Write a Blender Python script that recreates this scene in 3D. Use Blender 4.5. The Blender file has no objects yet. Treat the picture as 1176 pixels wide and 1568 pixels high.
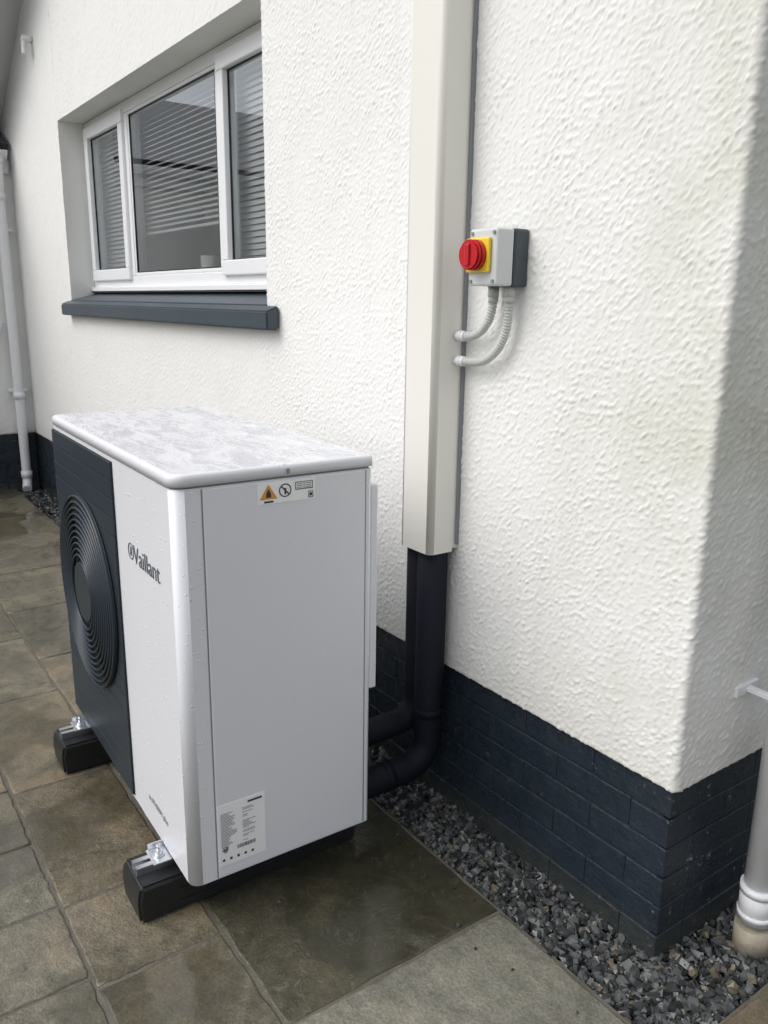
import bpy, bmesh, math, random
import numpy as np
from mathutils import Vector, Matrix
random.seed(7)
S=bpy.context.scene
COL=S.collection
rad=math.radians
# ------------------------------------------------------------------ materials
def new_mat(name):
    m=bpy.data.materials.new(name);m.use_nodes=True
    nt=m.node_tree;b=nt.nodes["Principled BSDF"]
    return m,nt,b
def N(nt,t,**kw):
    n=nt.nodes.new(t)
    for k,v in kw.items():
        if k in n.inputs: n.inputs[k].default_value=v
        else: setattr(n,k,v)
    return n
def L(nt,a,b): nt.links.new(a,b)
def simple(name,col,rough=.5,metal=0,var=.0,vscale=8,bump=0,bscale=100,spec=None):
    m,nt,b=new_mat(name)
    b.inputs["Roughness"].default_value=rough;b.inputs["Metallic"].default_value=metal
    if spec is not None:b.inputs["Specular IOR Level"].default_value=spec
    tc=N(nt,"ShaderNodeTexCoord")
    n=N(nt,"ShaderNodeTexNoise",Scale=vscale,Detail=4.0)
    L(nt,tc.outputs["Object"],n.inputs["Vector"])
    r=N(nt,"ShaderNodeMix");r.data_type='RGBA'
    c=[min(1,x) for x in col]
    r.inputs["A"].default_value=(*[x*(1-var) for x in c],1);r.inputs["B"].default_value=(*[min(1,x*(1+var)) for x in c],1)
    L(nt,n.outputs["Fac"],r.inputs["Factor"]);L(nt,r.outputs["Result"],b.inputs["Base Color"])
    if bump:
        n2=N(nt,"ShaderNodeTexNoise",Scale=bscale,Detail=3.0);L(nt,tc.outputs["Object"],n2.inputs["Vector"])
        bp=N(nt,"ShaderNodeBump",Strength=bump,Distance=.002);L(nt,n2.outputs["Fac"],bp.inputs["Height"]);L(nt,bp.outputs["Normal"],b.inputs["Normal"])
    return m
def math_(nt,op,a,b=None,c=None):
    n=nt.nodes.new("ShaderNodeMath");n.operation=op
    for i,x in enumerate((a,b,c)):
        if x is None: continue
        if isinstance(x,(int,float)): n.inputs[i].default_value=x
        else: L(nt,x,n.inputs[i])
    return n.outputs[0]
def mrange(nt,v,a,b,c=0.,d=1.,smooth=True):
    n=nt.nodes.new("ShaderNodeMapRange")
    n.interpolation_type='SMOOTHSTEP' if smooth else 'LINEAR'
    L(nt,v,n.inputs[0]);n.inputs[1].default_value=a;n.inputs[2].default_value=b;n.inputs[3].default_value=c;n.inputs[4].default_value=d
    return n.outputs[0]
def mixc(nt,f,a,b,mode='MIX'):
    n=nt.nodes.new("ShaderNodeMix");n.data_type='RGBA';n.blend_type=mode
    if isinstance(f,(int,float)): n.inputs["Factor"].default_value=f
    else: L(nt,f,n.inputs["Factor"])
    for k,x in (("A",a),("B",b)):
        if isinstance(x,tuple): n.inputs[k].default_value=(*x,1)
        else: L(nt,x,n.inputs[k])
    return n.outputs["Result"]

def mat_roughcast():
    m,nt,b=new_mat("roughcast_white");b.inputs["Roughness"].default_value=.8
    b.inputs["Specular IOR Level"].default_value=.3
    tc=N(nt,"ShaderNodeTexCoord");geo=tc.outputs["Object"]
    mp=N(nt,"ShaderNodeMapping");mp.inputs["Scale"].default_value=(1,1,1.15);L(nt,geo,mp.inputs["Vector"])
    a=N(nt,"ShaderNodeTexNoise",Scale=84.0,Detail=3.0,Roughness=.55,Distortion=.25);L(nt,mp.outputs[0],a.inputs["Vector"])
    a1=mrange(nt,a.outputs["Fac"],.44,.74)
    big=N(nt,"ShaderNodeTexNoise",Scale=7.0,Detail=2.0);L(nt,geo,big.inputs["Vector"])
    amp=mrange(nt,big.outputs["Fac"],.3,.7,.65,1.1)
    h=math_(nt,'MULTIPLY_ADD',big.outputs["Fac"],.8,math_(nt,'MULTIPLY',a1,amp))
    d=N(nt,"ShaderNodeDisplacement");d.inputs["Midlevel"].default_value=.5;d.inputs["Scale"].default_value=.0036
    L(nt,h,d.inputs["Height"]);L(nt,d.outputs[0],nt.nodes["Material Output"].inputs["Displacement"])
    sx=N(nt,"ShaderNodeSeparateXYZ");L(nt,geo,sx.inputs[0])
    st=N(nt,"ShaderNodeTexNoise",Scale=2.2,Detail=6.0,Roughness=.65);L(nt,geo,st.inputs["Vector"])
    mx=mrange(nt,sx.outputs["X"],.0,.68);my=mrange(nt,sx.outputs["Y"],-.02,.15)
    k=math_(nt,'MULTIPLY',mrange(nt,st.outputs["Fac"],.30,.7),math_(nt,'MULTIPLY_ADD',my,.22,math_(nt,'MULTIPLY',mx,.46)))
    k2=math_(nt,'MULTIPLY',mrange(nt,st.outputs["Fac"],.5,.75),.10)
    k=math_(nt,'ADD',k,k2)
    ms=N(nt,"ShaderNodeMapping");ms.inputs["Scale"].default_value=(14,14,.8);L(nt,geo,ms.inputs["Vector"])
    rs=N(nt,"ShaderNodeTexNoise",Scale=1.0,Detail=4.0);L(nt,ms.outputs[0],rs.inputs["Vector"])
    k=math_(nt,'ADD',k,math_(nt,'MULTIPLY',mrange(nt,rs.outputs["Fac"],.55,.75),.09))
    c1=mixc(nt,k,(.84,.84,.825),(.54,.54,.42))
    low=mrange(nt,sx.outputs["Z"],.43,.56,.40,0.)
    c2=mixc(nt,math_(nt,'MULTIPLY',low,st.outputs["Fac"]),c1,(.5,.49,.42))
    L(nt,c2,b.inputs["Base Color"])
    m.displacement_method='DISPLACEMENT'
    return m
def mat_paint_plinth():
    m,nt,b=new_mat("plinth_paint")
    tc=N(nt,"ShaderNodeTexCoord");o=tc.outputs["Object"]
    n=N(nt,"ShaderNodeTexNoise",Scale=6.0,Detail=5.0);L(nt,o,n.inputs["Vector"])
    c=mixc(nt,n.outputs["Fac"],(.010,.017,.026),(.021,.033,.047))
    n2=N(nt,"ShaderNodeTexNoise",Scale=38.0,Detail=6.0,Roughness=.7);L(nt,o,n2.inputs["Vector"])
    n3=N(nt,"ShaderNodeTexNoise",Scale=15.0,Detail=5.0,Roughness=.65);L(nt,o,n3.inputs["Vector"])
    sx=N(nt,"ShaderNodeSeparateXYZ");L(nt,o,sx.inputs[0])
    near=mrange(nt,sx.outputs["X"],.60,.66)
    sp=math_(nt,'MULTIPLY',mrange(nt,n2.outputs["Fac"],.62,.68),math_(nt,'MULTIPLY_ADD',near,.8,.14))
    c=mixc(nt,sp,c,(.35,.34,.32))
    dirt=math_(nt,'MULTIPLY',mrange(nt,sx.outputs["Z"],.0,.09,.8,0.),n2.outputs["Fac"])
    c=mixc(nt,dirt,c,(.07,.07,.05))
    L(nt,c,b.inputs["Base Color"])
    L(nt,mrange(nt,n3.outputs["Fac"],.35,.65,.22,.48),b.inputs["Roughness"])
    h=math_(nt,'MULTIPLY_ADD',n3.outputs["Fac"],1.5,n2.outputs["Fac"])
    bp=N(nt,"ShaderNodeBump",Strength=.7,Distance=.006);L(nt,h,bp.inputs["Height"]);L(nt,bp.outputs["Normal"],b.inputs["Normal"])
    return m
def mat_pump(name,top=False):
    m,nt,b=new_mat(name)
    tc=N(nt,"ShaderNodeTexCoord");o=tc.outputs["Object"]
    b.inputs["Roughness"].default_value=.34
    v=N(nt,"ShaderNodeTexVoronoi",Scale=95.0);L(nt,o,v.inputs["Vector"])
    sc=N(nt,"ShaderNodeSeparateColor");L(nt,v.outputs["Color"],sc.inputs[0])
    on=mrange(nt,sc.outputs[0],.62,.64,0,1)
    sz=math_(nt,'MULTIPLY_ADD',sc.outputs[1],.20,.12)
    dr=math_(nt,'MULTIPLY',on,math_(nt,'MAXIMUM',math_(nt,'SUBTRACT',sz,v.outputs["Distance"]),0))
    if top:
        mp=N(nt,"ShaderNodeMapping");mp.inputs["Scale"].default_value=(1,3.0,1);mp.inputs["Rotation"].default_value=(0,0,rad(12));L(nt,o,mp.inputs["Vector"])
        n=N(nt,"ShaderNodeTexNoise",Scale=6.5,Detail=8.0,Roughness=.68,Distortion=.8);L(nt,mp.outputs[0],n.inputs["Vector"])
        n3=N(nt,"ShaderNodeTexNoise",Scale=55.0,Detail=4.0,Distortion=.6);L(nt,mp.outputs[0],n3.inputs["Vector"])
        f=mrange(nt,n.outputs["Fac"],.38,.70)
        sp=mrange(nt,n3.outputs["Fac"],.62,.67)
        c=mixc(nt,f,(.78,.78,.81),(.64,.66,.71))
        c=mixc(nt,math_(nt,'MULTIPLY',sp,.42),c,(.33,.35,.40))
        L(nt,c,b.inputs["Base Color"])
        L(nt,mrange(nt,n.outputs["Fac"],.38,.66,.42,.10),b.inputs["Roughness"])
        h=math_(nt,'MULTIPLY_ADD',n3.outputs["Fac"],.16,n.outputs["Fac"])
        bp=N(nt,"ShaderNodeBump",Strength=.7,Distance=.008);L(nt,h,bp.inputs["Height"])
    else:
        n=N(nt,"ShaderNodeTexNoise",Scale=3.0,Detail=4.0);L(nt,o,n.inputs["Vector"])
        c=mixc(nt,n.outputs["Fac"],(.74,.755,.80),(.78,.79,.83))
        c=mixc(nt,math_(nt,'MULTIPLY',mrange(nt,dr,0.,.05),.8),c,(.95,.95,.96))
        L(nt,c,b.inputs["Base Color"])
        bp=N(nt,"ShaderNodeBump",Strength=1.0,Distance=.008);L(nt,dr,bp.inputs["Height"])
    L(nt,bp.outputs["Normal"],b.inputs["Normal"])
    return m
def mat_paving():
    m,nt,b=new_mat("wet_sandstone")
    tc=N(nt,"ShaderNodeTexCoord");o=tc.outputs["Object"]
    at=N(nt,"ShaderNodeAttribute");at.attribute_name="tone"
    sc=N(nt,"ShaderNodeSeparateColor");L(nt,at.outputs["Color"],sc.inputs[0])
    off=N(nt,"ShaderNodeVectorMath");off.operation='MULTIPLY_ADD';L(nt,at.outputs["Color"],off.inputs[0]);off.inputs[1].default_value=(9,9,0);L(nt,o,off.inputs[2])
    w=N(nt,"ShaderNodeTexNoise",Scale=3.6,Detail=7.0,Roughness=.62,Distortion=1.0);L(nt,off.outputs[0],w.inputs["Vector"])
    f=N(nt,"ShaderNodeTexNoise",Scale=24.0,Detail=6.0,Roughness=.72);L(nt,off.outputs[0],f.inputs["Vector"])
    g=N(nt,"ShaderNodeTexNoise",Scale=150.0,Detail=3.0);L(nt,o,g.inputs["Vector"])
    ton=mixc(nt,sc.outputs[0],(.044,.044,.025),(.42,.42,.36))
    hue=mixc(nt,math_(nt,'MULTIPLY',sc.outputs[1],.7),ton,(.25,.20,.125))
    v=math_(nt,'MULTIPLY_ADD',f.outputs["Fac"],1.0,math_(nt,'MULTIPLY',w.outputs["Fac"],1.1))
    n=N(nt,"ShaderNodeVectorMath");n.operation='SCALE';L(nt,hue,n.inputs[0]);L(nt,mrange(nt,v,.7,1.4,.40,1.55,False),n.inputs["Scale"])
    c=mixc(nt,math_(nt,'MULTIPLY',mrange(nt,w.outputs["Fac"],.52,.66),math_(nt,'MULTIPLY_ADD',sc.outputs[1],.45,.06)),n.outputs[0],(.25,.155,.075))
    gr=mixc(nt,math_(nt,'MULTIPLY',mrange(nt,g.outputs["Fac"],.3,.7),.4),c,(.04,.037,.029))
    ve=N(nt,"ShaderNodeTexNoise",Scale=7.0,Detail=3.0,Distortion=2.0);L(nt,off.outputs[0],ve.inputs["Vector"])
    vn=math_(nt,'ABSOLUTE',math_(nt,'SUBTRACT',ve.outputs["Fac"],.5))
    gr=mixc(nt,math_(nt,'MULTIPLY',mrange(nt,vn,.0,.012,1,0),.20),gr,(.32,.29,.22))
    vo=N(nt,"ShaderNodeTexVoronoi",Scale=24.0);L(nt,off.outputs[0],vo.inputs["Vector"])
    s2=N(nt,"ShaderNodeSeparateColor");L(nt,vo.outputs["Color"],s2.inputs[0])
    sp=math_(nt,'MULTIPLY',mrange(nt,s2.outputs[0],.86,.88),mrange(nt,vo.outputs["Distance"],.04,.15,1,0))
    c=mixc(nt,math_(nt,'MULTIPLY',sp,.35),gr,(.45,.43,.36))
    wp=N(nt,"ShaderNodeTexNoise",Scale=2.1,Detail=3.0,Roughness=.5,Distortion=.4);L(nt,o,wp.inputs["Vector"])
    pud=mrange(nt,wp.outputs["Fac"],.47,.54)
    pud=math_(nt,'MULTIPLY',pud,mrange(nt,sc.outputs[0],.38,.46,1,.25))
    c=mixc(nt,math_(nt,'MULTIPLY',pud,.42),c,(.03,.028,.018))
    L(nt,c,b.inputs["Base Color"])
    rgh=mrange(nt,w.outputs["Fac"],.40,.55,.16,.33)
    rgh=math_(nt,'MULTIPLY_ADD',sc.outputs[0],.12,rgh)
    dry=math_(nt,'SUBTRACT',1.0,pud)
    rgh=math_(nt,'MULTIPLY_ADD',math_(nt,'MULTIPLY',rgh,dry),1.0,.025)
    L(nt,rgh,b.inputs["Roughness"])
    h=math_(nt,'MULTIPLY_ADD',f.outputs["Fac"],.45,w.outputs["Fac"])
    h=math_(nt,'MULTIPLY_ADD',g.outputs["Fac"],.09,h)
    bp=N(nt,"ShaderNodeBump",Distance=.020);L(nt,math_(nt,'MULTIPLY_ADD',dry,.55,.05),bp.inputs["Strength"]);L(nt,h,bp.inputs["Height"]);L(nt,bp.outputs["Normal"],b.inputs["Normal"])
    return m
def mat_gravel():
    m,nt,b=new_mat("slate_chippings")
    at=N(nt,"ShaderNodeAttribute");at.attribute_name="tone"
    tc=N(nt,"ShaderNodeTexCoord")
    n=N(nt,"ShaderNodeTexNoise",Scale=60.0,Detail=4.0);L(nt,tc.outputs["Object"],n.inputs["Vector"])
    sc=N(nt,"ShaderNodeSeparateColor");L(nt,at.outputs["Color"],sc.inputs[0])
    c=mixc(nt,sc.outputs[0],(.022,.025,.026),(.165,.175,.175))
    c=mixc(nt,math_(nt,'MULTIPLY',mrange(nt,sc.outputs[1],.91,.96),.75),c,(.22,.18,.12))
    c=mixc(nt,math_(nt,'MULTIPLY',n.outputs["Fac"],.4),c,(.04,.041,.042))
    L(nt,c,b.inputs["Base Color"]);b.inputs["Roughness"].default_value=.28
    bp=N(nt,"ShaderNodeBump",Strength=.4,Distance=.002);L(nt,n.outputs["Fac"],bp.inputs["Height"]);L(nt,bp.outputs["Normal"],b.inputs["Normal"])
    return m
def mat_glass():
    m=bpy.data.materials.new("window_glass");m.use_nodes=True;nt=m.node_tree;nt.nodes.clear()
    out=N(nt,"ShaderNodeOutputMaterial");t=N(nt,"ShaderNodeBsdfTransparent");t.inputs[0].default_value=(.95,.97,.97,1)
    g=N(nt,"ShaderNodeBsdfGlossy");g.inputs["Roughness"].default_value=.008;g.inputs["Color"].default_value=(.93,.97,1,1)
    fr=N(nt,"ShaderNodeFresnel",IOR=1.5)   # four glass surfaces of a double-glazed unit
    f=math_(nt,'MINIMUM',math_(nt,'MULTIPLY',fr.outputs[0],2.3),1.0)
    mx=N(nt,"ShaderNodeMixShader");L(nt,f,mx.inputs[0]);L(nt,t.outputs[0],mx.inputs[1]);L(nt,g.outputs[0],mx.inputs[2]);L(nt,mx.outputs[0],out.inputs[0])
    return m
def mat_slate():
    m,nt,b=new_mat("roof_slate")
    tc=N(nt,"ShaderNodeTexCoord");br=N(nt,"ShaderNodeTexBrick",Scale=4.0);L(nt,tc.outputs["UV"],br.inputs["Vector"])
    br.inputs["Color1"].default_value=(.05,.055,.065,1);br.inputs["Color2"].default_value=(.075,.08,.09,1);br.inputs["Mortar"].default_value=(.015,.015,.02,1);br.inputs["Mortar Size"].default_value=.015
    L(nt,br.outputs["Color"],b.inputs["Base Color"]);b.inputs["Roughness"].default_value=.45
    return m
M_rc=mat_roughcast();M_pl=mat_paint_plinth();M_pump=mat_pump("pump_white");M_top=mat_pump("pump_lid_wet",True)
M_pav=mat_paving();M_gra=mat_gravel();M_glass=mat_glass();M_slate=mat_slate()
M_smooth=simple("smooth_render",(.80,.80,.77),.7,var=.05,bump=.5,bscale=140)
M_upvc=simple("upvc_white",(.86,.87,.89),.25,var=.02)
M_gasket=simple("gasket_black",(.02,.02,.02),.6)
M_sill=simple("sill_paint",(.042,.060,.076),.4,var=.15,bump=.3,bscale=60)
M_trunk=simple("trunking_cream",(.80,.785,.73),.4,var=.03,vscale=3)
M_pipe=simple("downpipe_white",(.80,.81,.83),.3,var=.05,vscale=6)
M_ins=simple("pipe_insulation_black",(.006,.008,.015),.65,var=.3,bump=.3,bscale=40,spec=.25)
M_rub=simple("rubber_black",(.012,.013,.015),.42,var=.3,bump=.5,bscale=220)
M_met=simple("galvanised_steel",(.75,.77,.8),.28,metal=1,var=.1,vscale=30)
M_dark=simple("grille_anthracite",(.018,.029,.042),.38,var=.15)
M_dark2=simple("grille_shadow",(.008,.010,.013),.6)
M_seam=simple("seam_grey",(.25,.26,.28),.6)
M_lab=simple("label_white",(.92,.92,.93),.3)
M_ink=simple("label_ink",(.03,.03,.035),.5)
M_logo=simple("logo_grey",(.10,.12,.14),.4)
M_or=simple("label_orange",(.75,.30,.06),.4)
M_red=simple("switch_red",(.50,.010,.018),.22)
M_yel=simple("switch_yellow",(.85,.62,.03),.3)
M_ig=simple("isolator_grey",(.62,.65,.65),.35)
M_ib=simple("isolator_base",(.05,.065,.08),.4)
M_cond=simple("conduit_grey",(.56,.57,.55),.4)
M_room=simple("room_wall",(.40,.39,.37),.8)
M_blind=simple("blind_slat",(.88,.89,.89),.5)
M_mug=simple("mug_ceramic",(.75,.72,.66),.2)
M_mort=simple("mortar_joint",(.12,.11,.088),.6,var=.5,vscale=18,bump=1,bscale=150)
M_soil=simple("garden_ground",(.07,.09,.04),.9,var=.4,vscale=2)
M_bed=simple("gravel_bed",(.02,.02,.022),.9)
M_soff=simple("soffit_grey",(.62,.64,.67),.5,var=.05)
# ------------------------------------------------------------------ mesh helpers
def link(ob,parent=None):
    COL.objects.link(ob)
    if parent is not None: ob.parent=parent
    return ob
def mobj(name,verts,faces,mat,parent=None,smooth=False):
    me=bpy.data.meshes.new(name);me.from_pydata([tuple(v) for v in verts],[],faces);me.update()
    if smooth: me.shade_smooth()
    if mat: me.materials.append(mat)
    return link(bpy.data.objects.new(name,me),parent)
def empty(name,loc=(0,0,0),rz=0):
    e=bpy.data.objects.new(name,None);e.location=loc;e.rotation_euler=(0,0,rz);COL.objects.link(e);e.empty_display_size=.1;return e
def bm_obj(name,bm,mat,parent=None,smooth=False):
    me=bpy.data.meshes.new(name);bmesh.ops.recalc_face_normals(bm,faces=bm.faces);bm.to_mesh(me);bm.free()
    if smooth: me.shade_smooth()
    for m_ in (mat if isinstance(mat,(list,tuple)) else [mat]): me.materials.append(m_)
    return link(bpy.data.objects.new(name,me),parent)
def add_box(bm,x0,x1,y0,y1,z0,z1,bev=0,seg=2,mi=0):
    vs=[bm.verts.new((x,y,z)) for z in (z0,z1) for y in (y0,y1) for x in (x0,x1)]
    fs=[bm.faces.new([vs[i] for i in f]) for f in ((0,2,3,1),(4,5,7,6),(0,1,5,4),(2,6,7,3),(0,4,6,2),(1,3,7,5))]
    for f in fs: f.material_index=mi
    if bev>0:
        es=list({e for f in fs for e in f.edges})
        r=bmesh.ops.bevel(bm,geom=es,offset=bev,segments=seg,profile=.5,affect='EDGES')
        for f in r['faces']: f.material_index=mi
def box(name,x0,x1,y0,y1,z0,z1,mat,parent=None,bev=0,seg=2):
    bm=bmesh.new();add_box(bm,x0,x1,y0,y1,z0,z1,bev,seg)
    return bm_obj(name,bm,mat,parent,smooth=False)
def boxes(name,lst,mat,parent=None,bev=0,seg=2):
    bm=bmesh.new()
    for b in lst: add_box(bm,*b,bev,seg)
    return bm_obj(name,bm,mat,parent)
def cyl(bm,c,r,h,axis='Z',n=32,r2=None,mi=0):
    r2=r if r2 is None else r2
    A={'Z':Matrix.Identity(3),'Y':Matrix.Rotation(rad(90),3,'X'),'X':Matrix.Rotation(rad(90),3,'Y')}[axis]
    lo=[];hi=[]
    for i in range(n):
        t=2*math.pi*i/n
        lo.append(bm.verts.new(Vector(c)+A@Vector((r*math.cos(t),r*math.sin(t),-h/2))))
        hi.append(bm.verts.new(Vector(c)+A@Vector((r2*math.cos(t),r2*math.sin(t),h/2))))
    fs=[bm.faces.new(lo[::-1]),bm.faces.new(hi)]
    for i in range(n):
        j=(i+1)%n;f=bm.faces.new((lo[i],lo[j],hi[j],hi[i]));f.smooth=True;fs.append(f)
    for f in fs:f.material_index=mi
def tube(name,pts,r,mat,parent=None,n=20,rib=0,bend=None,frac=.48):
    P=[Vector(p) for p in pts]
    if bend:
        Q=[P[0]]
        for i in range(1,len(P)-1):
            a=(P[i-1]-P[i]).normalized();b=(P[i+1]-P[i]).normalized()
            d=min(bend,(P[i-1]-P[i]).length*frac,(P[i+1]-P[i]).length*frac)
            p0=P[i]+a*d;p1=P[i]+b*d;c0=p0-a*d*.552;c1=p1-b*d*.552
            for k in range(15):
                t=k/14;Q.append(p0*(1-t)**3+c0*3*t*(1-t)**2+c1*3*t*t*(1-t)+p1*t**3)
        Q.append(P[-1]);P=Q
    if rib:
        acc=[0]
        for i in range(len(P)-1): acc.append(acc[-1]+(P[i+1]-P[i]).length)
        n_=int(acc[-1]/rib);R=[];k=0
        for s in range(n_+1):
            d=acc[-1]*s/n_
            while k<len(P)-2 and acc[k+1]<d: k+=1
            R.append(P[k].lerp(P[k+1],min(1,(d-acc[k])/max(1e-9,acc[k+1]-acc[k]))))
        P=R
    bm=bmesh.new();rings=[];up=None
    for i,p in enumerate(P):
        t=((P[min(i+1,len(P)-1)]-P[max(i-1,0)])).normalized()
        if up is None:
            up=Vector((0,0,1)) if abs(t.z)<.9 else Vector((1,0,0))
        u=(up-t*up.dot(t)).normalized();v=t.cross(u);up=u
        rr=r*(1+(.20 if (rib and i%4 in (1,2)) else 0))
        rings.append([bm.verts.new(p+rr*(math.cos(2*math.pi*k/n)*u+math.sin(2*math.pi*k/n)*v)) for k in range(n)])
    for a,b in zip(rings,rings[1:]):
        for k in range(n):
            j=(k+1)%n;f=bm.faces.new((a[k],a[j],b[j],b[k]));f.smooth=not rib
    bm.faces.new(rings[0][::-1]);bm.faces.new(rings[-1])
    return bm_obj(name,bm,mat,parent)
def text(name,body,size,mat,parent,loc,rot,ext=.0003,sx=1):
    cu=bpy.data.curves.new(name,'FONT');cu.body=body;cu.size=size;cu.extrude=ext
    o=bpy.data.objects.new(name+"_tmp",cu);COL.objects.link(o);bpy.context.view_layer.update()
    me=bpy.data.meshes.new_from_object(o.evaluated_get(bpy.context.evaluated_depsgraph_get()))
    bpy.data.objects.remove(o);me.materials.clear();me.materials.append(mat)
    ob=link(bpy.data.objects.new(name,me),parent);ob.location=loc;ob.rotation_euler=rot;ob.scale=(sx,1,1);return ob
# ------------------------------------------------------------------ HOUSE
house=empty("white_house",(0,0,0))
XC=.653;XL=-5.10;ZP=.43
WX0,WX1,WZ0,WZ1=-3.76,-1.172,1.40,2.427
def ztop(x): return min(2.75+.62*(x+5.1),3.4+.62*(.65-x))
XR=-1.701
def grid_strip(name,path,zfun0,zfun1,rows,mat,parent,lip=False):
    off=2 if lip else 0;V=[];nc=len(path)
    for (x,y,nx,ny) in path:
        z0=zfun0(x);z1=zfun1(x)
        if lip:
            V.append((x-nx*.02,y-ny*.02,z0));V.append((x-nx*.006,y-ny*.006,z0-.004))
        for r in range(rows+1): V.append((x,y,z0+(z1-z0)*r/rows))
    V=np.array(V);R=rows+1+off
    i=np.arange(nc-1)[:,None]*R+np.arange(R-1)[None,:]
    F=np.stack([i,i+R,i+R+1,i+1],-1).reshape(-1,4)
    me=bpy.data.meshes.new(name);me.vertices.add(len(V));me.vertices.foreach_set("co",V.ravel())
    me.loops.add(F.size);me.polygons.add(len(F));me.loops.foreach_set("vertex_index",F.ravel().astype(np.int32))
    me.polygons.foreach_set("loop_start",(np.arange(len(F))*4).astype(np.int32))
    me.update(calc_edges=True);me.validate();me.shade_smooth();me.materials.append(mat)
    return link(bpy.data.objects.new(name,me),parent)
path=[]
x=WX1
while x<XC-.014: path.append((x,0,0,-1));x+=.0036
for k in range(6):
    a=rad(90*k/5);path.append((XC-.014+.014*math.sin(a),.014-.014*math.cos(a),math.sin(a),-math.cos(a)))
y=.019
while y<.7: path.append((XC,y,1,0));y+=.005
while y<7: path.append((XC,y,1,0));y+=.15
zt=lambda x:ztop(min(x,XC-.001))
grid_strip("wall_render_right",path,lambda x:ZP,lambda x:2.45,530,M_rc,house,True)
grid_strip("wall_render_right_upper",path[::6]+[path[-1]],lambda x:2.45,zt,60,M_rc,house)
def sec(name,x0,x1,z0,z1f,step,lip=False):
    n=int((x1-x0)/step);p=[(x0+(x1-x0)*i/n,0,0,-1) for i in range(n+1)]
    h=(z1f((x0+x1)/2)-z0);return grid_strip(name,p,lambda x:z0,z1f,max(2,int(h/step)),M_rc,house,lip)
sec("wall_render_below_window",WX0,WX1,ZP,lambda x:WZ0,.0065,True)
sec("wall_render_above_window",WX0,WX1,WZ1,ztop,.009)
sec("wall_render_left",-6.2,WX0,ZP,ztop,.010,True)
D=.145
mobj("window_reveal",[(WX0,0,WZ0),(WX0,D,WZ0),(WX0,D,WZ1),(WX0,0,WZ1),(WX1,0,WZ0),(WX1,D,WZ0),(WX1,D,WZ1),(WX1,0,WZ1)],
     [(0,1,2,3),(4,7,6,5),(3,2,6,7)],M_smooth,house)
def prism(name,x0,x1,prof,mat,parent,bev=.004):
    bm=bmesh.new();a=[bm.verts.new((x0,y,z)) for y,z in prof];b=[bm.verts.new((x1,y,z)) for y,z in prof]
    bm.faces.new(a);bm.faces.new(b[::-1])
    for i in range(len(prof)):
        j=(i+1)%len(prof);bm.faces.new((a[i],b[i],b[j],a[j]))
    bmesh.ops.bevel(bm,geom=list(bm.edges),offset=bev,segments=2,affect='EDGES')
    return bm_obj(name,bm,mat,parent)
prism("window_sill",-3.80,-1.075,[(-.055,1.333),(-.055,1.398),(-.006,1.418),(-.006,1.333)],M_sill,house,.006)
prism("window_sill_inner",WX0+.001,WX1-.001,[(-.006,1.345),(-.006,1.4205),(D+.03,1.468),(D+.03,1.345)],M_sill,house,.001)
wf=[];g=D
Z0=1.468;mull=[-3.03,-1.85]
outer=.055
wf+=[(WX0,WX1,g-.02,g+.07,Z0,Z0+.03)]
fz0=Z0+.03
wf+=[(WX0,WX1,g,g+.07,fz0,fz0+outer),(WX0,WX1,g,g+.07,WZ1-outer,WZ1)]
wf+=[(WX0,WX0+outer,g+.001,g+.071,fz0+outer,WZ1-outer),(WX1-outer,WX1,g+.001,g+.071,fz0+outer,WZ1-outer)]
for mx in mull: wf+=[(mx-.03,mx+.03,g+.001,g+.071,fz0+outer,WZ1-outer)]
boxes("window_frame",wf,M_upvc,house,.004)
lights=[(WX0+outer,mull[0]-.03,True),(mull[0]+.03,mull[1]-.03,False),(mull[1]+.03,WX1-outer,True)]
sash=[];gas=[];gl=[]
for a,b,op in lights:
    z0,z1=fz0+outer,WZ1-outer
    if op:
        a-=.018;b+=.018;z0-=.018;z1+=.018;w=.062;y0=g-.018
    else: w=.018;y0=g+.004
    sash+=[(a,b,y0,g+.045,z0,z0+w),(a,b,y0,g+.045,z1-w,z1),(a,a+w,y0+.0015,g+.045,z0+w,z1-w),(b-w,b,y0+.0015,g+.045,z0+w,z1-w)]
    a+=w;b-=w;z0+=w;z1-=w;q=.005
    gy0,gy1=g+.006,g+.014
    gas+=[(a,b,gy0,gy1,z0,z0+q),(a,b,gy0,gy1,z1-q,z1),(a,a+q,gy0+.001,gy1,z0+q,z1-q),(b-q,b,gy0+.001,gy1,z0+q,z1-q)]
    gl.append((a+.001,b-.001,z0+.001,z1-.001))
boxes("window_sashes",sash,M_upvc,house,.005)
boxes("window_gaskets",gas,M_gasket,house)
V=[];F=[]
for a,b,c,d in gl:
    k=len(V);V+=[(a,g+.012,c),(b,g+.012,c),(b,g+.012,d),(a,g+.012,d)];F.append((k,k+1,k+2,k+3))
mobj("window_glass",V,F,M_glass,house)
boxes("window_cill_seal",[(WX0+.01,WX1-.01,g-.024,g-.0205,Z0+.001,Z0+.008)],M_gasket,house)
rm=[(-4.6,g+.075,.6),(-.5,g+.075,.6),(-.5,g+.075,2.6),(-4.6,g+.075,2.6),(-4.6,2.4,.6),(-.5,2.4,.6),(-.5,2.4,2.6),(-4.6,2.4,2.6)]
mobj("room_interior",rm,[(4,5,6,7),(0,4,7,3),(1,2,6,5),(0,1,5,4),(3,7,6,2)],M_room,house)
boxes("room_window_board",[(-3.9,-1.05,g+.075,g+.27,1.47,1.50)],M_upvc,house,.003)
boxes("kitchen_cupboards",[(-4.5,-3.9,1.2,2.35,1.7,2.4),(-4.5,-3.95,1.0,2.35,.6,1.45)],M_mug,house,.01)
bm=bmesh.new()
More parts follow.
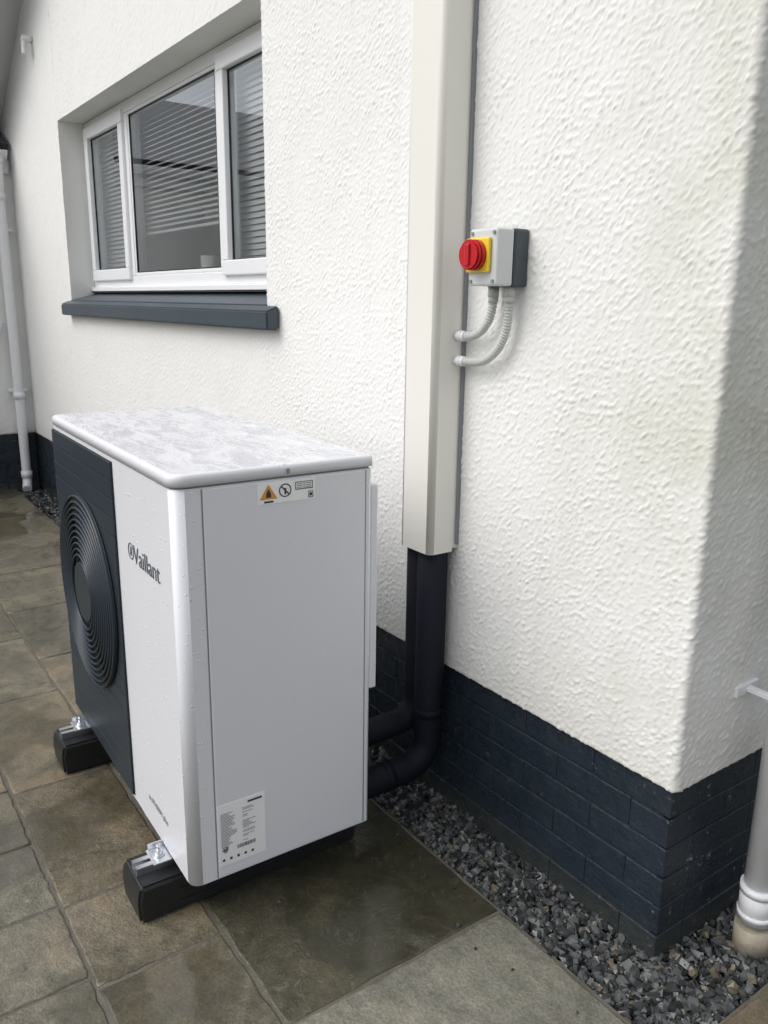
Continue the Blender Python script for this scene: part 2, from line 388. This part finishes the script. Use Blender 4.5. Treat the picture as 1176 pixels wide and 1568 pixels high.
def slats(x0,x1,z0,z1,y,tilt):
    z=z1
    while z>z0:
        h=.0120;dy=h*math.cos(tilt);dz=h*math.sin(tilt)
        vs=[bm.verts.new(p) for p in ((x0,y-dy,z-dz),(x1,y-dy,z-dz),(x1,y+dy,z+dz),(x0,y+dy,z+dz))];bm.faces.new(vs);z-=.025
    add_box(bm,x0,x1,y-.012,y+.012,z0-.022,z0-.010)
    add_box(bm,x0,x1,y-.014,y+.014,2.395,2.42)
yb=g+.092
slats(-3.95,-3.10,1.60,2.38,yb,rad(52));slats(-3.09,-1.99,1.79,2.38,yb,rad(40));slats(-1.98,-1.2,1.60,2.38,yb,rad(62))
bm_obj("venetian_blind",bm,M_blind,house)
bm=bmesh.new();PR=.012
add_box(bm,-6.2,XC-.03,PR+.0032,.25,-.1,ZP+.01);add_box(bm,XC-.25,XC-PR-.0032,.03,7,-.1,ZP+.012)
ch=.0755
for c in range(-1,6):
    z0=c*ch-.02;z1=min(z0+ch-.006,ZP+.002)
    first=.215 if c%2 else .1025
    xx=XC-PR;x1=xx;L0=first
    while x1>-6:
        x0=x1-L0;j=random.uniform(-.0010,.0010);zj=random.uniform(-.0018,.0018)
        add_box(bm,x0+.0004,x1 if x1==xx else x1-.0004,PR+j,PR+.10,z0+zj,z1+zj,.0026,2);x1=x0;L0=.225
    y0=PR+.1
    while y0<6.9:
        j=random.uniform(-.0010,.0010);zj=random.uniform(-.0018,.0018)
        ln=.1125 if (y0<.2 and not c%2) else .225
        add_box(bm,XC-.12,XC-PR+j,y0+.0004,y0+ln-.0004,z0+zj,z1+zj,.0026,2);y0+=ln
bm_obj("plinth_brickwork",bm,M_pl,house)
def slab_roof(name,p0,p1,p2,p3,th,mat,parent):
    a=[Vector(p) for p in (p0,p1,p2,p3)];n=(a[1]-a[0]).cross(a[2]-a[0]).normalized()
    if n.z<0:n=-n
    b=[v+n*th for v in a]
    o=mobj(name,a+b,[(3,2,1,0),(4,5,6,7),(0,1,5,4),(1,2,6,5),(2,3,7,6),(3,0,4,7)],mat,parent)
    uv=o.data.uv_layers.new(name="UVMap");u=(a[1]-a[0]).normalized();w=n.cross(u)
    for lp in o.data.loops:
        co=o.data.vertices[lp.vertex_index].co-a[0];uv.data[lp.index].uv=(co.dot(u),co.dot(w))
    return o
zr=ztop(XR);XE=.80
slab_roof("roof_slope_left",(-5.45,-.28,ztop(-5.45)+.01),(-5.45,7,ztop(-5.45)+.01),(XR,7,zr+.01),(XR,-.28,zr+.01),.05,M_slate,house)
slab_roof("roof_slope_right",(XE,7,ztop(XE)+.01),(XE,-.28,ztop(XE)+.01),(XR,-.28,zr+.01),(XR,7,zr+.01),.05,M_slate,house)
for s,xe in (("left",-5.45),("right",XE)):
    mobj("verge_soffit_"+s,[(xe,-.27,ztop(xe)-.02),(XR,-.27,zr-.02),(XR,.0,zr-.02),(xe,.0,ztop(xe)-.02)],[(0,1,2,3)],M_soff,house)
    mobj("bargeboard_"+s,[(xe,-.29,ztop(xe)-.16),(XR,-.29,zr-.16),(XR,-.29,zr+.03),(xe,-.29,ztop(xe)+.03),(xe,-.27,ztop(xe)-.16),(XR,-.27,zr-.16),(XR,-.27,zr+.03),(xe,-.27,ztop(xe)+.03)],
         [(0,1,2,3),(7,6,5,4),(0,4,5,1),(2,6,7,3)],M_soff,house)
EZ=2.42
p=[(XL,-i*.03,1,0) for i in range(0,180)][::-1]
grid_strip("wing_wall_render",p,lambda x:ZP,lambda x:EZ-.05,130,M_rc,house,True)
bm=bmesh.new();add_box(bm,XL-.3,XL-.014,-5.4,0.0,-.1,ZP)
for c in range(6):
    y=-5.4+(c%2)*.11
    while y<-.23: add_box(bm,XL-.1,XL-.010,y+.0012,y+.2238,c*ch-.02,min(c*ch+.0495,ZP),.003,1);y+=.225
bm_obj("wing_plinth",bm,M_pl,house)
slab_roof("wing_roof",(XL+.09,-5.6,EZ+.01),(XL+.09,-.02,EZ+.01),(XL-1.5,-.02,EZ+.80),(XL-1.5,-5.6,EZ+.80),.04,M_slate,house)
slab_roof("wing_roof_far",(XL-3.1,-5.6,EZ+.01),(XL-3.1,-.02,EZ+.01),(XL-1.5,-.02,EZ+.80),(XL-1.5,-5.6,EZ+.80),.04,M_slate,house)
mobj("wing_gable",[(XL,-5.4,-.05),(XL-3,-5.4,-.05),(XL-3,-5.4,EZ),(XL-1.5,-5.4,EZ+.78),(XL,-5.4,EZ)],[(0,1,2,3,4)],M_smooth,house)
boxes("wing_fascia",[(XL+.008,XL+.034,-5.6,-.02,EZ-.14,EZ+.003),],M_upvc,house,.003)
bm=bmesh.new();prev=None
for i in range(13):
    a=rad(180+180*i/12);r_=.055
    cur=[bm.verts.new((XL+.095+r_*math.cos(a),yy,EZ+r_*math.sin(a)*1.05)) for yy in (-5.6,-.04)]
    if prev: bm.faces.new((prev[0],prev[1],cur[1],cur[0]))
    prev=cur
o=bm_obj("wing_gutter",bm,M_pipe,house,True);md=o.modifiers.new("s",'SOLIDIFY');md.thickness=.004
boxes("overflow_outlet",[(-4.22,-4.17,-.06,-.002,2.93,2.96),(-4.22,-4.17,-.06,-.045,2.86,2.93)],M_pipe,house,.006)
# ------------------------------------------------------------------ left downpipe
dp=empty("downpipe")
px,py=XL+.06,-.10
tube("pipe",[(XL+.095,py,EZ-.03),(XL+.095,py,EZ-.12),(px,py,EZ-.28),(px,py,.06),(px+.06,py-.02,.015)],.034,M_pipe,dp,bend=.05)
bm=bmesh.new()
for z in (EZ-.06,EZ-.30,.72,.12): cyl(bm,(px if z<EZ-.2 else XL+.095,py,z),.041,.05,n=24)
for z in (1.9,.76): add_box(bm,XL+.0,px+.0,py-.06,py+.06,z-.012,z+.012,.002)
bm_obj("collars",bm,M_pipe,dp)
tube("garden_pole",[(XL+.10,-.62,.0),(XL+.03,-.16,1.25)],.012,M_soff,None,n=12)
# ------------------------------------------------------------------ right downpipe
dr=empty("downpipe.001")
qx,qy=.742,.235
tube("pipe",[(qx,qy,.10),(qx,qy,2.6)],.034,M_pipe,dr)
bm=bmesh.new()
cyl(bm,(qx,qy,.115),.0385,.09,n=32);cyl(bm,(qx,qy,.150),.0405,.018,n=32);cyl(bm,(qx,qy,.085),.0405,.014,n=32)
add_box(bm,XC-.004,qx-.02,qy-.018,qy+.0,.610,.622,.002);cyl(bm,(qx,qy,.616),.039,.028,n=32)
add_box(bm,XC-.002,XC+.008,qy-.055,qy+.03,.603,.630,.003)
bm_obj("collars",bm,M_pipe,dr)
bm=bmesh.new();cyl(bm,(qx,qy,.02),.041,.07,n=32);bm_obj("drain_socket",bm,simple("old_clay",(.36,.32,.25),.8,var=.4,vscale=30,bump=.8),dr)
# ------------------------------------------------------------------ trunking
tr=empty("cable_trunking")
tx0,tx1,ty=-.212,-.078,-.100
def rprof(x0,x1,y0,y1,r,n=6):
    pts=[(x0,y1)]
    for k in range(n+1):
        a=rad(180+90*k/n);pts.append((x0+r+r*math.cos(a),y0+r+r*math.sin(a)))
    for k in range(n+1):
        a=rad(270+90*k/n);pts.append((x1-r+r*math.cos(a),y0+r+r*math.sin(a)))
    pts.append((x1,y1));return pts
def extr(bm,pts,z0,z1,smooth=True,mi=0):
    a=[bm.verts.new((x,y,z0)) for x,y in pts];b=[bm.verts.new((x,y,z1)) for x,y in pts]
    f1=bm.faces.new(a);f2=bm.faces.new(b);f1.material_index=f2.material_index=mi
    for i in range(len(pts)):
        j=(i+1)%len(pts);f=bm.faces.new((a[i],a[j],b[j],b[i]));f.material_index=mi
        f.smooth=(pts[i][0]-pts[j][0])**2+(pts[i][1]-pts[j][1])**2<.0003
bm=bmesh.new()
extr(bm,rprof(tx0,tx1,ty,-.022,.016),.782,3.2)
bm_obj("cover",bm,M_trunk,tr)
boxes("back_tray",[(tx0+.003,tx1-.003,-.0225,-.002,.790,3.2)],M_trunk,tr)
boxes("wall_seal",[(tx1-.001,tx1+.002,-.012,.0,.80,3.2)],M_seam,tr)
# ------------------------------------------------------------------ insulated pipes
ip=empty("insulated_pipe_run")
tube("flow_pipe",[(-.122,-.052,1.0),(-.122,-.052,.135),(-.122,-.42,.135)],.041,M_ins,ip,bend=.085)
tube("return_pipe",[(-.187,-.046,1.0),(-.187,-.046,.25),(-.187,-.42,.24)],.036,M_ins,ip,bend=.07)
bm=bmesh.new();cyl(bm,(-.122,-.052,.30),.0425,.025);cyl(bm,(-.122,-.20,.135),.0425,.025,'Y');bm_obj("tape_bands",bm,M_ins,ip)
# ------------------------------------------------------------------ isolator
iso=empty("isolator_switch")
ix0,ix1,iz0,iz1=.036,.130,1.473,1.598
box("base",ix0-.001,ix1+.001,-.046,-.0,iz0-.001,iz1+.001,M_ib,iso,.006,3)
box("lid",ix0,ix1,-.098,-.046,iz0,iz1,M_ig,iso,.006,3)
cx,cz=.073,1.540
bm=bmesh.new();add_box(bm,cx-.037,cx+.040,-.108,-.0985,cz-.038,cz+.038,.004,2);bm_obj("yellow_plate",bm,M_yel,iso)
bm=bmesh.new();cyl(bm,(cx,-.114,cz),.0335,.012,'Y',64);cyl(bm,(cx,-.125,cz),.0315,.010,'Y',64,r2=.0335);cyl(bm,(cx,-.132,cz),.0285,.004,'Y',64,r2=.0315)
add_box(bm,cx-.007,cx+.007,-.140,-.13,cz-.024,cz+.024,.003,2)
bm_obj("red_rotary_handle",bm,M_red,iso)
bm=bmesh.new()
for a in (ix0+.010,ix1-.010):
    for b in (iz0+.010,iz1-.010): cyl(bm,(a,-.0995,b),.0042,.004,'Y',16)
bm_obj("lid_screws",bm,M_seam,iso)
bm=bmesh.new()
for gx in (.050,.104):
    cyl(bm,(gx,-.03,iz0-.012),.0135,.024,n=8);cyl(bm,(gx,-.03,iz0-.030),.0125,.014,n=24)
bm_obj("cable_glands",bm,M_cond,iso)
for nm,gx,ze in (("conduit_inner",.050,1.358),("conduit_outer",.104,1.296)):
    tube(nm,[(gx,-.03,iz0-.03),(gx,-.03,ze),(tx1+.03,-.03,ze-.004)],.0092,M_cond,iso,n=20,rib=.0017,bend=.11,frac=.97)
bm=bmesh.new()
for ze in (1.354,1.292): cyl(bm,(tx1+.012,-.03,ze),.0135,.022,'X',8);cyl(bm,(tx1+.028,-.03,ze),.0125,.012,'X',24)
bm_obj("trunking_glands",bm,M_pipe,iso)
# ------------------------------------------------------------------ heat pump
TH=-.0227
hp=empty("heat_pump",(0,-.8249,0),TH)
PL,PD,PB,PT=1.04,.4765,.13,1.094
def foot(x0,x1,y0,y1,rf,rb,n=8):
    pts=[]
    for (cx_,cy_,r,a0) in ((x0+rf,y0+rf,rf,180),(x1-rf,y0+rf,rf,270),(x1-rb,y1-rb,rb,0),(x0+rb,y1-rb,rb,90)):
        for k in range(n+1):
            a=rad(a0+90*k/n);pts.append((cx_+r*math.cos(a),cy_+r*math.sin(a)))
    return pts
bm=bmesh.new();extr(bm,foot(-PL,0,0,PD,.026,.006),PB,1.062);bm_obj("casing",bm,M_pump,hp)
bm=bmesh.new();extr(bm,foot(-PL+.004,-.004,.004,PD-.004,.024,.006),1.060,1.0675);bm_obj("lid_gap",bm,M_seam,hp)
bm=bmesh.new();pts=foot(-PL-.004,.004,-.004,PD+.004,.034,.010)
rings=[]
for dz,ins in ((0,0),(.016,0),(.0215,.0015),(.0245,.005),(.0255,.010)):
    cxm,cym=-PL/2,PD/2;ring_=[]
    for x,y in pts:
        sx_=(abs(x-cxm)-ins)/max(abs(x-cxm),1e-6);sy_=(abs(y-cym)-ins)/max(abs(y-cym),1e-6)
        ring_.append(bm.verts.new((cxm+(x-cxm)*sx_,cym+(y-cym)*sy_,1.0675+dz)))
    rings.append(ring_)
for a,b in zip(rings,rings[1:]):
    for i in range(len(a)):
        j=(i+1)%len(a);f=bm.faces.new((a[i],a[j],b[j],b[i]));f.smooth=True;f.material_index=0
f=bm.faces.new(rings[-1]);f.material_index=1;f=bm.faces.new(rings[0][::-1])
bm_obj("lid",bm,[M_pump,M_top],hp)
boxes("side_panel",[(-.01,.0022,.064,PD-.018,PB+.004,1.058)],M_pump,hp,.0015,1)
boxes("side_seams",[(-.01,.0006,.0605,.0637,PB+.002,1.059),(-.01,.0006,PD-.0177,PD-.015,PB+.002,1.059)],M_seam,hp)
boxes("rear_cover",[(-.16,-.004,PD+.0005,PD+.022,.50,1.02)],M_pump,hp,.004)
boxes("base_tray",[(-PL+.03,-.02,.03,PD-.02,PB-.012,PB-.0005)],M_dark,hp)
bm=bmesh.new();cyl(bm,(.003,.258,1.079),.005,.004,'X',16);add_box(bm,.002,.0075,.2555,.2605,1.0715,1.0785);bm_obj("lid_screw",bm,M_seam,hp)
gx0,gx1,gz0,gz1=-PL+.012,-.417,PB+.012,1.052
boxes("grille_back",[(gx0,gx1,-.003,-.0005,gz0,gz1)],M_dark2,hp)
lst=[];z=gz0+.002;st=(gz1-gz0)/19
for k in range(19): lst.append((gx0,gx1,-.0065,-.0031,gz0+k*st+.0012,gz0+(k+1)*st-.0012))
boxes("grille_slats",lst,M_dark,hp,.0012,2)
fx,fz,FR=-.72,.63,.272
bm=bmesh.new();cyl(bm,(fx,-.0095,fz),FR+.004,.006,'Y',96);bm_obj("fan_shade_disc",bm,M_dark2,hp)  # flat near-black disc; the shade behind the fan guard is put into its colour
def ring(bm,cx,cy,cz,R,tr_,n=96,m=8,sq=1.0):
    rs=[]
    for i in range(n):
        t=2*math.pi*i/n
        rs.append([bm.verts.new((cx+(R+tr_*math.cos(2*math.pi*k/m))*math.cos(t),cy+tr_*sq*math.sin(2*math.pi*k/m),cz+(R+tr_*math.cos(2*math.pi*k/m))*math.sin(t))) for k in range(m)])
    for i in range(n):
        a=rs[i];b=rs[(i+1)%n]
        for k in range(m):
            l=(k+1)%m;f=bm.faces.new((a[k],a[l],b[l],b[k]));f.smooth=True
bm=bmesh.new()
R=FR
while R>.10:
    ring(bm,fx,-.014-.010*(1-(R/FR)**2),fz,R,.0036,sq=1.8);R-=.0165
for k in range(12):
    a=rad(30*k);v=Vector((math.cos(a),0,math.sin(a)));w=Vector((-math.sin(a),0,math.cos(a)))*.003
    p0=Vector((fx,-.013,fz))+v*FR;p1=Vector((fx,-.022,fz))+v*.09
    bm.faces.new([bm.verts.new(q) for q in (p0+w,p0-w,p1-w,p1+w)])
cyl(bm,(fx,-.018,fz),.085,.014,'Y',64)
bm_obj("fan_guard",bm,M_dark,hp)
FR_ROT=(rad(90),0,0)
text("logo",  "Vaillant",.062,M_logo,hp,(-.285,-.0012,.835),FR_ROT)
bm=bmesh.new();ring(bm,-.305,-.0012,.857,.019,.0016,48,6,.4);add_box(bm,-.311,-.308,-.0012,-.0004,.846,.868);add_box(bm,-.302,-.299,-.0012,-.0004,.846,.868);add_box(bm,-.311,-.299,-.0016,-.0004,.852,.855);bm_obj("logo_emblem",bm,M_logo,hp)
text("model_text","aroTHERM plus",.022,M_seam,hp,(-.29,-.0012,.205),FR_ROT)
SX=.0034
boxes("warning_label",[(.0023,SX-.0002,.186,.325,1.010,1.056)],M_lab,hp)
bm=bmesh.new();bm.faces.new([bm.verts.new((SX+.0003,y,z)) for y,z in ((.190,1.020),(.232,1.020),(.211,1.053))]);bm_obj("flammable_symbol",bm,M_or,hp)
bm=bmesh.new()
def qd(y0,y1,z0,z1,x=SX+.0006): bm.faces.new([bm.verts.new(q) for q in ((x,y0,z0),(x,y1,z0),(x,y1,z1),(x,y0,z1))])
bm.faces.new([bm.verts.new((SX+.0006,y,z)) for y,z in ((.205,1.024),(.217,1.024),(.2165,1.033),(.211,1.043),(.2055,1.033))])
qd(.200,.222,1.0125,1.0165)
def flatring(yc,zc,r0,r1,n=32,x=SX+.0006):
    for i in range(n):
        a=2*math.pi*i/n;b=2*math.pi*(i+1)/n
        bm.faces.new([bm.verts.new((x,yc+r*math.cos(t),zc+r*math.sin(t))) for r,t in ((r0,a),(r1,a),(r1,b),(r0,b))])
flatring(.251,1.036,.0125,.0150)
bm.faces.new([bm.verts.new((SX+.0007,.251+a,1.036+b)) for a,b in ((-.0105,.0085),(-.0085,.0105),(.0105,-.0085),(.0085,-.0105))])
qd(.249,.253,1.027,1.041)
for (a,b,c,d) in ((.276,.296,1.034,1.036),(.298,.318,1.034,1.036),(.276,.296,1.050,1.0515),(.298,.318,1.050,1.0515),(.2755,.277,1.034,1.0515),(.2963,.2978,1.034,1.0515),(.3175,.319,1.034,1.0515)):
    qd(a,b,c,d)
for k in range(3): qd(.279,.293,1.038+k*.004,1.0392+k*.004);qd(.301,.315,1.038+k*.004,1.0392+k*.004)
qd(.308,.320,1.013,1.0145);qd(.308,.320,1.0265,1.028);qd(.308,.3095,1.0145,1.0265);qd(.3185,.320,1.0145,1.0265);qd(.311,.317,1.017,1.024)
ly0,ly1,lz0,lz1=.066,.184,.161,.320
random.seed(3)
for k in range(24):
    zz=lz1-.024-k*.0037
    if random.random()<.15: continue
    qd(ly0+.006,ly0+.006+random.uniform(.018,.040),zz,zz+.0011)
    if random.random()<.7: qd(ly0+.060,ly0+.060+random.uniform(.012,.034),zz,zz+.0011)
qd(ly0+.074,ly1-.008,lz1-.013,lz1-.008)
y=ly0+.045
while y<ly1-.026: w=random.choice((.0008,.0014,.0020));qd(y,y+w,lz0+.034,lz0+.044);y+=w+random.choice((.001,.0018))
for i in range(7):
    for j in range(7):
        if random.random()<.55: qd(ly0+.008+i*.002,ly0+.010+i*.002,lz0+.034+j*.002,lz0+.036+j*.002,SX+.0007)
for k in range(5): qd(ly0+.008+k*.018,ly0+.014+k*.018,lz0+.012,lz0+.018)
bm_obj("label_print",bm,M_ink,hp)
boxes("rating_plate",[(.0023,SX-.0002,ly0,ly1,lz0,lz1)],M_lab,hp)
for nm,xr in (("rubber_foot_right",-.10),("rubber_foot_left",-.845)):
    xl=xr-.135;y0,y1=-.093,.50
    bm=bmesh.new()
    prof=[(y0,.0),(y0-.004,.06),(y0+.004,.098),(y1-.004,.098),(y1+.004,.06),(y1,.0)]
    a=[bm.verts.new((xl,y,z)) for y,z in prof];b=[bm.verts.new((xr,y,z)) for y,z in prof]
    bm.faces.new(a);bm.faces.new(b[::-1])
    for i in range(len(prof)):
        j=(i+1)%len(prof);bm.faces.new((a[i],b[i],b[j],a[j]))
    bmesh.ops.bevel(bm,geom=list(bm.edges),offset=.008,segments=3,affect='EDGES')
    for yb_ in (.0,.30):
        add_box(bm,xr-.001,xr+.003,yb_,yb_+.11,.025,.028,.0008,1);add_box(bm,xr-.001,xr+.003,yb_,yb_+.11,.060,.063,.0008,1)
        add_box(bm,xr-.001,xr+.0026,yb_+.02,yb_+.09,.036,.052,.001,1)
    bm_obj(nm,bm,M_rub,hp)
    c=(xl+xr)/2
    boxes(nm+"_rail",[(c-.020,c+.020,y0+.010,y1-.01,.0985,.101),(c-.0205,c-.018,y0+.010,y1-.01,.0985,.117),(c+.018,c+.0205,y0+.010,y1-.01,.0985,.117),(c-.020,c-.006,y0+.010,y1-.01,.1172,.119),(c+.006,c+.020,y0+.010,y1-.01,.1172,.119)],M_met,hp)
    bm=bmesh.new()
    add_box(bm,c-.032,c+.032,-.045,.04,.1195,.1245,.001,1);add_box(bm,c-.032,c-.028,-.04,.03,.1245,.14,.001,1)
    cyl(bm,(c,-.022,.130),.011,.010,n=6);cyl(bm,(c,-.022,.126),.015,.002,n=24);cyl(bm,(c,-.022,.142),.005,.02,n=12)
    bm_obj(nm+"_bracket",bm,M_met,hp)
# ------------------------------------------------------------------ mug on window board
mg=empty("mug")
bm=bmesh.new();cyl(bm,(-2.33,g+.15,1.57),.046,.14,n=32,r2=.050);ring(bm,-2.39,g+.15,1.57,.028,.006,24,8);bm_obj("cup",bm,M_mug,mg)
# ------------------------------------------------------------------ paving
GE=-.178
rowsY=[GE,-.765,-1.056]
y=-1.056;rng=random.Random(5)
while y>-9: y-=rng.choice((.29,.58,.58,.44));rowsY.append(y)
manual={0:[3.9,3.0,2.4,1.75,.95,.335,-.50,-1.10,-1.78,-2.39,-3.0,-3.6,-4.2,-4.8,-5.3],
        1:[3.9,3.1,2.2,1.5,1.0,.60,.02,-.27,-.83,-1.46,-2.05,-2.65,-3.2,-3.8,-4.4,-5.3],
        2:[3.9,3.1,2.3,1.6,1.05,.45,-.02,-.28,-.56,-.86,-1.46,-2.05,-2.65,-3.5,-4.4,-5.3]}
slabs=[]
for r in range(len(rowsY)-1):
    if r in manual: js=manual[r]
    else:
        js=[4.0]
        while js[-1]>-9: js.append(js[-1]-rng.choice((.29,.44,.58,.58,.86)))
    for a,b in zip(js,js[1:]): slabs.append((b,a,rowsY[r+1],rowsY[r]))
yy=GE
while yy<6:
    h=rng.choice((.44,.58))
    xx=.832
    while xx<4: w=rng.choice((.44,.58,.86));slabs.append((xx,xx+w,yy+.0,yy+h));xx+=w
    yy+=h
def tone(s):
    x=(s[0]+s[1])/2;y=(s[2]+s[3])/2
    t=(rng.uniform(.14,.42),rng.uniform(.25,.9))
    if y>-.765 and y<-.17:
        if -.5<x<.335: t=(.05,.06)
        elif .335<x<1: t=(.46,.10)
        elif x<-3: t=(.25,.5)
    elif -1.056<y<=-.765:
        if .02<x<.6: t=(.20,.40)
        elif -.27<x<.02: t=(.27,.75)
        elif -.83<x<-.27:t=(.13,.7)
    elif y<-1.056 and y>-1.7 and x>-.3: t=(.34,.4)
    return t
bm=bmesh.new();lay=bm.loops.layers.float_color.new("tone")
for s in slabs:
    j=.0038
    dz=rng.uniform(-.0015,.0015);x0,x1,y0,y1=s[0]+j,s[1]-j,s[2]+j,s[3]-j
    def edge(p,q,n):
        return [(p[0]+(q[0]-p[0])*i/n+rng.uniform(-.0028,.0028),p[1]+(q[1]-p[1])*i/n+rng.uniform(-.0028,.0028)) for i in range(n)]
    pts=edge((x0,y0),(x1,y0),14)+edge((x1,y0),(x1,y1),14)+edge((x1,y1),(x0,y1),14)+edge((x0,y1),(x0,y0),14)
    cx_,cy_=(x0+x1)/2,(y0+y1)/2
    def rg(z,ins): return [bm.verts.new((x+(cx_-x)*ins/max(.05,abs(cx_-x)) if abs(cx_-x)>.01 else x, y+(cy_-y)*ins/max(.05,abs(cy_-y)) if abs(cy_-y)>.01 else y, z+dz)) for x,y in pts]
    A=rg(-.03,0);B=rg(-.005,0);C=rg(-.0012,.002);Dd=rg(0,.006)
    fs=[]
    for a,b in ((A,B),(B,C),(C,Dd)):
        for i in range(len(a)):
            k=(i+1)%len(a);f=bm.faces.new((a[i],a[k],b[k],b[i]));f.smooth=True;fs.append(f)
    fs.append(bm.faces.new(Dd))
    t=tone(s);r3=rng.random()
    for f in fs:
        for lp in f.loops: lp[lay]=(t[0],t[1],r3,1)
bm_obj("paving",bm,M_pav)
mo=boxes("paving_mortar",[(-9.2,4.2,-9.5,GE+.004,-.05,-.0040),(.828,4.2,GE+.0065,6.2,-.05,-.0041)],M_mort)
mo.parent=bpy.data.objects["paving"]
mobj("ground",[(-150,-150,-.06),(150,-150,-.06),(150,150,-.06),(-150,150,-.06)],[(0,1,2,3)],M_soil)
# ------------------------------------------------------------------ gravel
bed=empty("slate_gravel")
mobj("gravel_bed",[(-5.1,GE,-.035),(.83,GE,-.035),(.83,6,-.035),(.6,6,-.035),(.6,.05,-.035),(-5.1,.05,-.035)],[(0,1,2,3,4,5)],M_bed,bed)
rg2=np.random.default_rng(11)
def stones(n,xr,yr,smin,smax,z0=-.026,zr_=.018):
    Vs=[];Fs=[];T=[];k=0
    base=np.array([(1,0,0),(.5,.8,0),(-.5,.85,0),(-1,0,0),(-.45,-.8,0),(.55,-.8,0)])
    for _ in range(n):
        s=smin+(smax-smin)*rg2.random()**1.6;c=np.array([rg2.uniform(*xr),rg2.uniform(*yr),0])
        top=base*rg2.uniform(.45,.95,(6,1));bot=base*rg2.uniform(.7,1.1,(6,1))
        th=rg2.uniform(.15,.5)
        v=np.vstack([top+(0,0,th),bot+(0,0,-th)])+rg2.uniform(-.15,.15,(12,3));v*=s*np.array([1,rg2.uniform(.45,.9),1])
        e=rg2.normal(0,.5,2) if zr_ else (0,0);az=rg2.uniform(0,6.28)
        Rm=np.array(Matrix.Rotation(az,3,'Z')@Matrix.Rotation(e[0],3,'X')@Matrix.Rotation(e[1],3,'Y'))
        v=v@Rm.T;c[2]=z0+rg2.uniform(0,zr_) if zr_ else z0+s*th*.8
        v+=c;Vs.append(v)
        Fs.append([k+i for i in range(6)]);Fs.append([k+6+5-i for i in range(6)])
        for i in range(6): j=(i+1)%6;Fs.append([k+i,k+6+i,k+6+j,k+j])
        t=(rg2.random()**2,rg2.random());T+= [t]*8;k+=12
    return np.vstack(Vs),Fs,T
allV=[];allF=[];allT=[];k=0
for args in ((4300,(-.75,.84),(GE+.010,.03),.007,.021),(1600,(.63,.822),(.0,.75),.007,.021),(2600,(-5.05,-.75),(GE+.01,.03),.010,.020),(700,(.63,.82),(.75,2.5),.012,.022),
             (14,(-.1,.8),(GE-.16,GE),.003,.007,0.0,0)):
    v,f,t=stones(*args);allV.append(v);allF+=[[i+k for i in ff] for ff in f];allT+=t;k+=len(v)
o=mobj("chippings",np.vstack(allV).tolist(),allF,M_gra,bed)
ca=o.data.color_attributes.new("tone",'FLOAT_COLOR','CORNER')
buf=[]
for p_,t in zip(o.data.polygons,allT): buf+=[t[0],t[1],0,1]*p_.loop_total
ca.data.foreach_set("color",buf)
# ------------------------------------------------------------------ neighbouring house (seen in the window reflection)
nb=empty("neighbouring_house")
boxes("walls",[(-34,-16.5,-14,-7,-.05,2.6)],M_smooth,nb)
slab_roof("roof_front",(-34.4,-6.6,2.5),(-16.1,-6.6,2.5),(-19.0,-10.5,5.2),(-31,-10.5,5.2),.08,M_slate,nb)
slab_roof("roof_rear",(-34.4,-14.4,2.5),(-16.1,-14.4,2.5),(-19.0,-10.5,5.2),(-31,-10.5,5.2),.08,M_slate,nb)
mobj("roof_hip",[(-16.1,-14.4,2.55),(-16.1,-6.6,2.55),(-19,-10.5,5.27)],[(0,1,2)],M_slate,nb)
boxes("windows",[(-20,-18.3,-6.995,-6.95,1.0,2.2),(-24,-22.5,-6.995,-6.95,1.0,2.2),(-28,-26,-6.995,-6.95,1.0,2.2)],M_gasket,nb)
boxes("fascia",[(-34.4,-16.1,-6.64,-6.60,2.30,2.50)],M_upvc,nb)
gw=empty("garden_wall")
boxes("wall_body",[(-15.5,5,-9.6,-9.4,-.05,1.5)],M_smooth,gw);boxes("coping",[(-15.5,5,-9.65,-9.35,1.5,1.56)],M_mort,gw)
# ------------------------------------------------------------------ light, sky
EL=50
sd=Vector((-.30,-.80,0)).normalized()*math.cos(rad(EL))+Vector((0,0,math.sin(rad(EL))))
w=bpy.data.worlds.new("World");S.world=w;w.use_nodes=True;nt=w.node_tree;bg=nt.nodes["Background"]
sk=N(nt,"ShaderNodeTexSky");sk.sky_type='NISHITA';sk.sun_disc=False;sk.sun_elevation=rad(EL);sk.sun_rotation=math.atan2(sd.x,sd.y)
sk.air_density=1.0;sk.dust_density=4.0;sk.ozone_density=1.0
hs=N(nt,"ShaderNodeHueSaturation",Saturation=.24,Value=1.27);L(nt,sk.outputs[0],hs.inputs["Color"]);L(nt,hs.outputs[0],bg.inputs[0])
bg.inputs[1].default_value=.15
sl=bpy.data.lights.new("sun",'SUN');sl.energy=.5;sl.angle=rad(60);sl.color=(1,.98,.95)
so=bpy.data.objects.new("sun",sl);COL.objects.link(so);so.rotation_euler=sd.to_track_quat('Z','Y').to_euler();so.location=(0,-5,8)
# ------------------------------------------------------------------ camera
S.view_settings.view_transform='Standard';S.view_settings.look='None';S.view_settings.exposure=0
cd=bpy.data.cameras.new("camera");cd.sensor_fit='VERTICAL';cd.sensor_height=24;cd.lens=1246.64/1568*24;cd.clip_end=500;cd.clip_start=.05
co=bpy.data.objects.new("camera",cd);COL.objects.link(co)
co.matrix_world=Matrix.Translation((1.5382,-1.3933,1.4335))@(Matrix.Rotation(.9547,4,'Z')@Matrix.Rotation(math.pi/2-.2521,4,'X')@Matrix.Rotation(.0139,4,'Z'))
S.camera=co
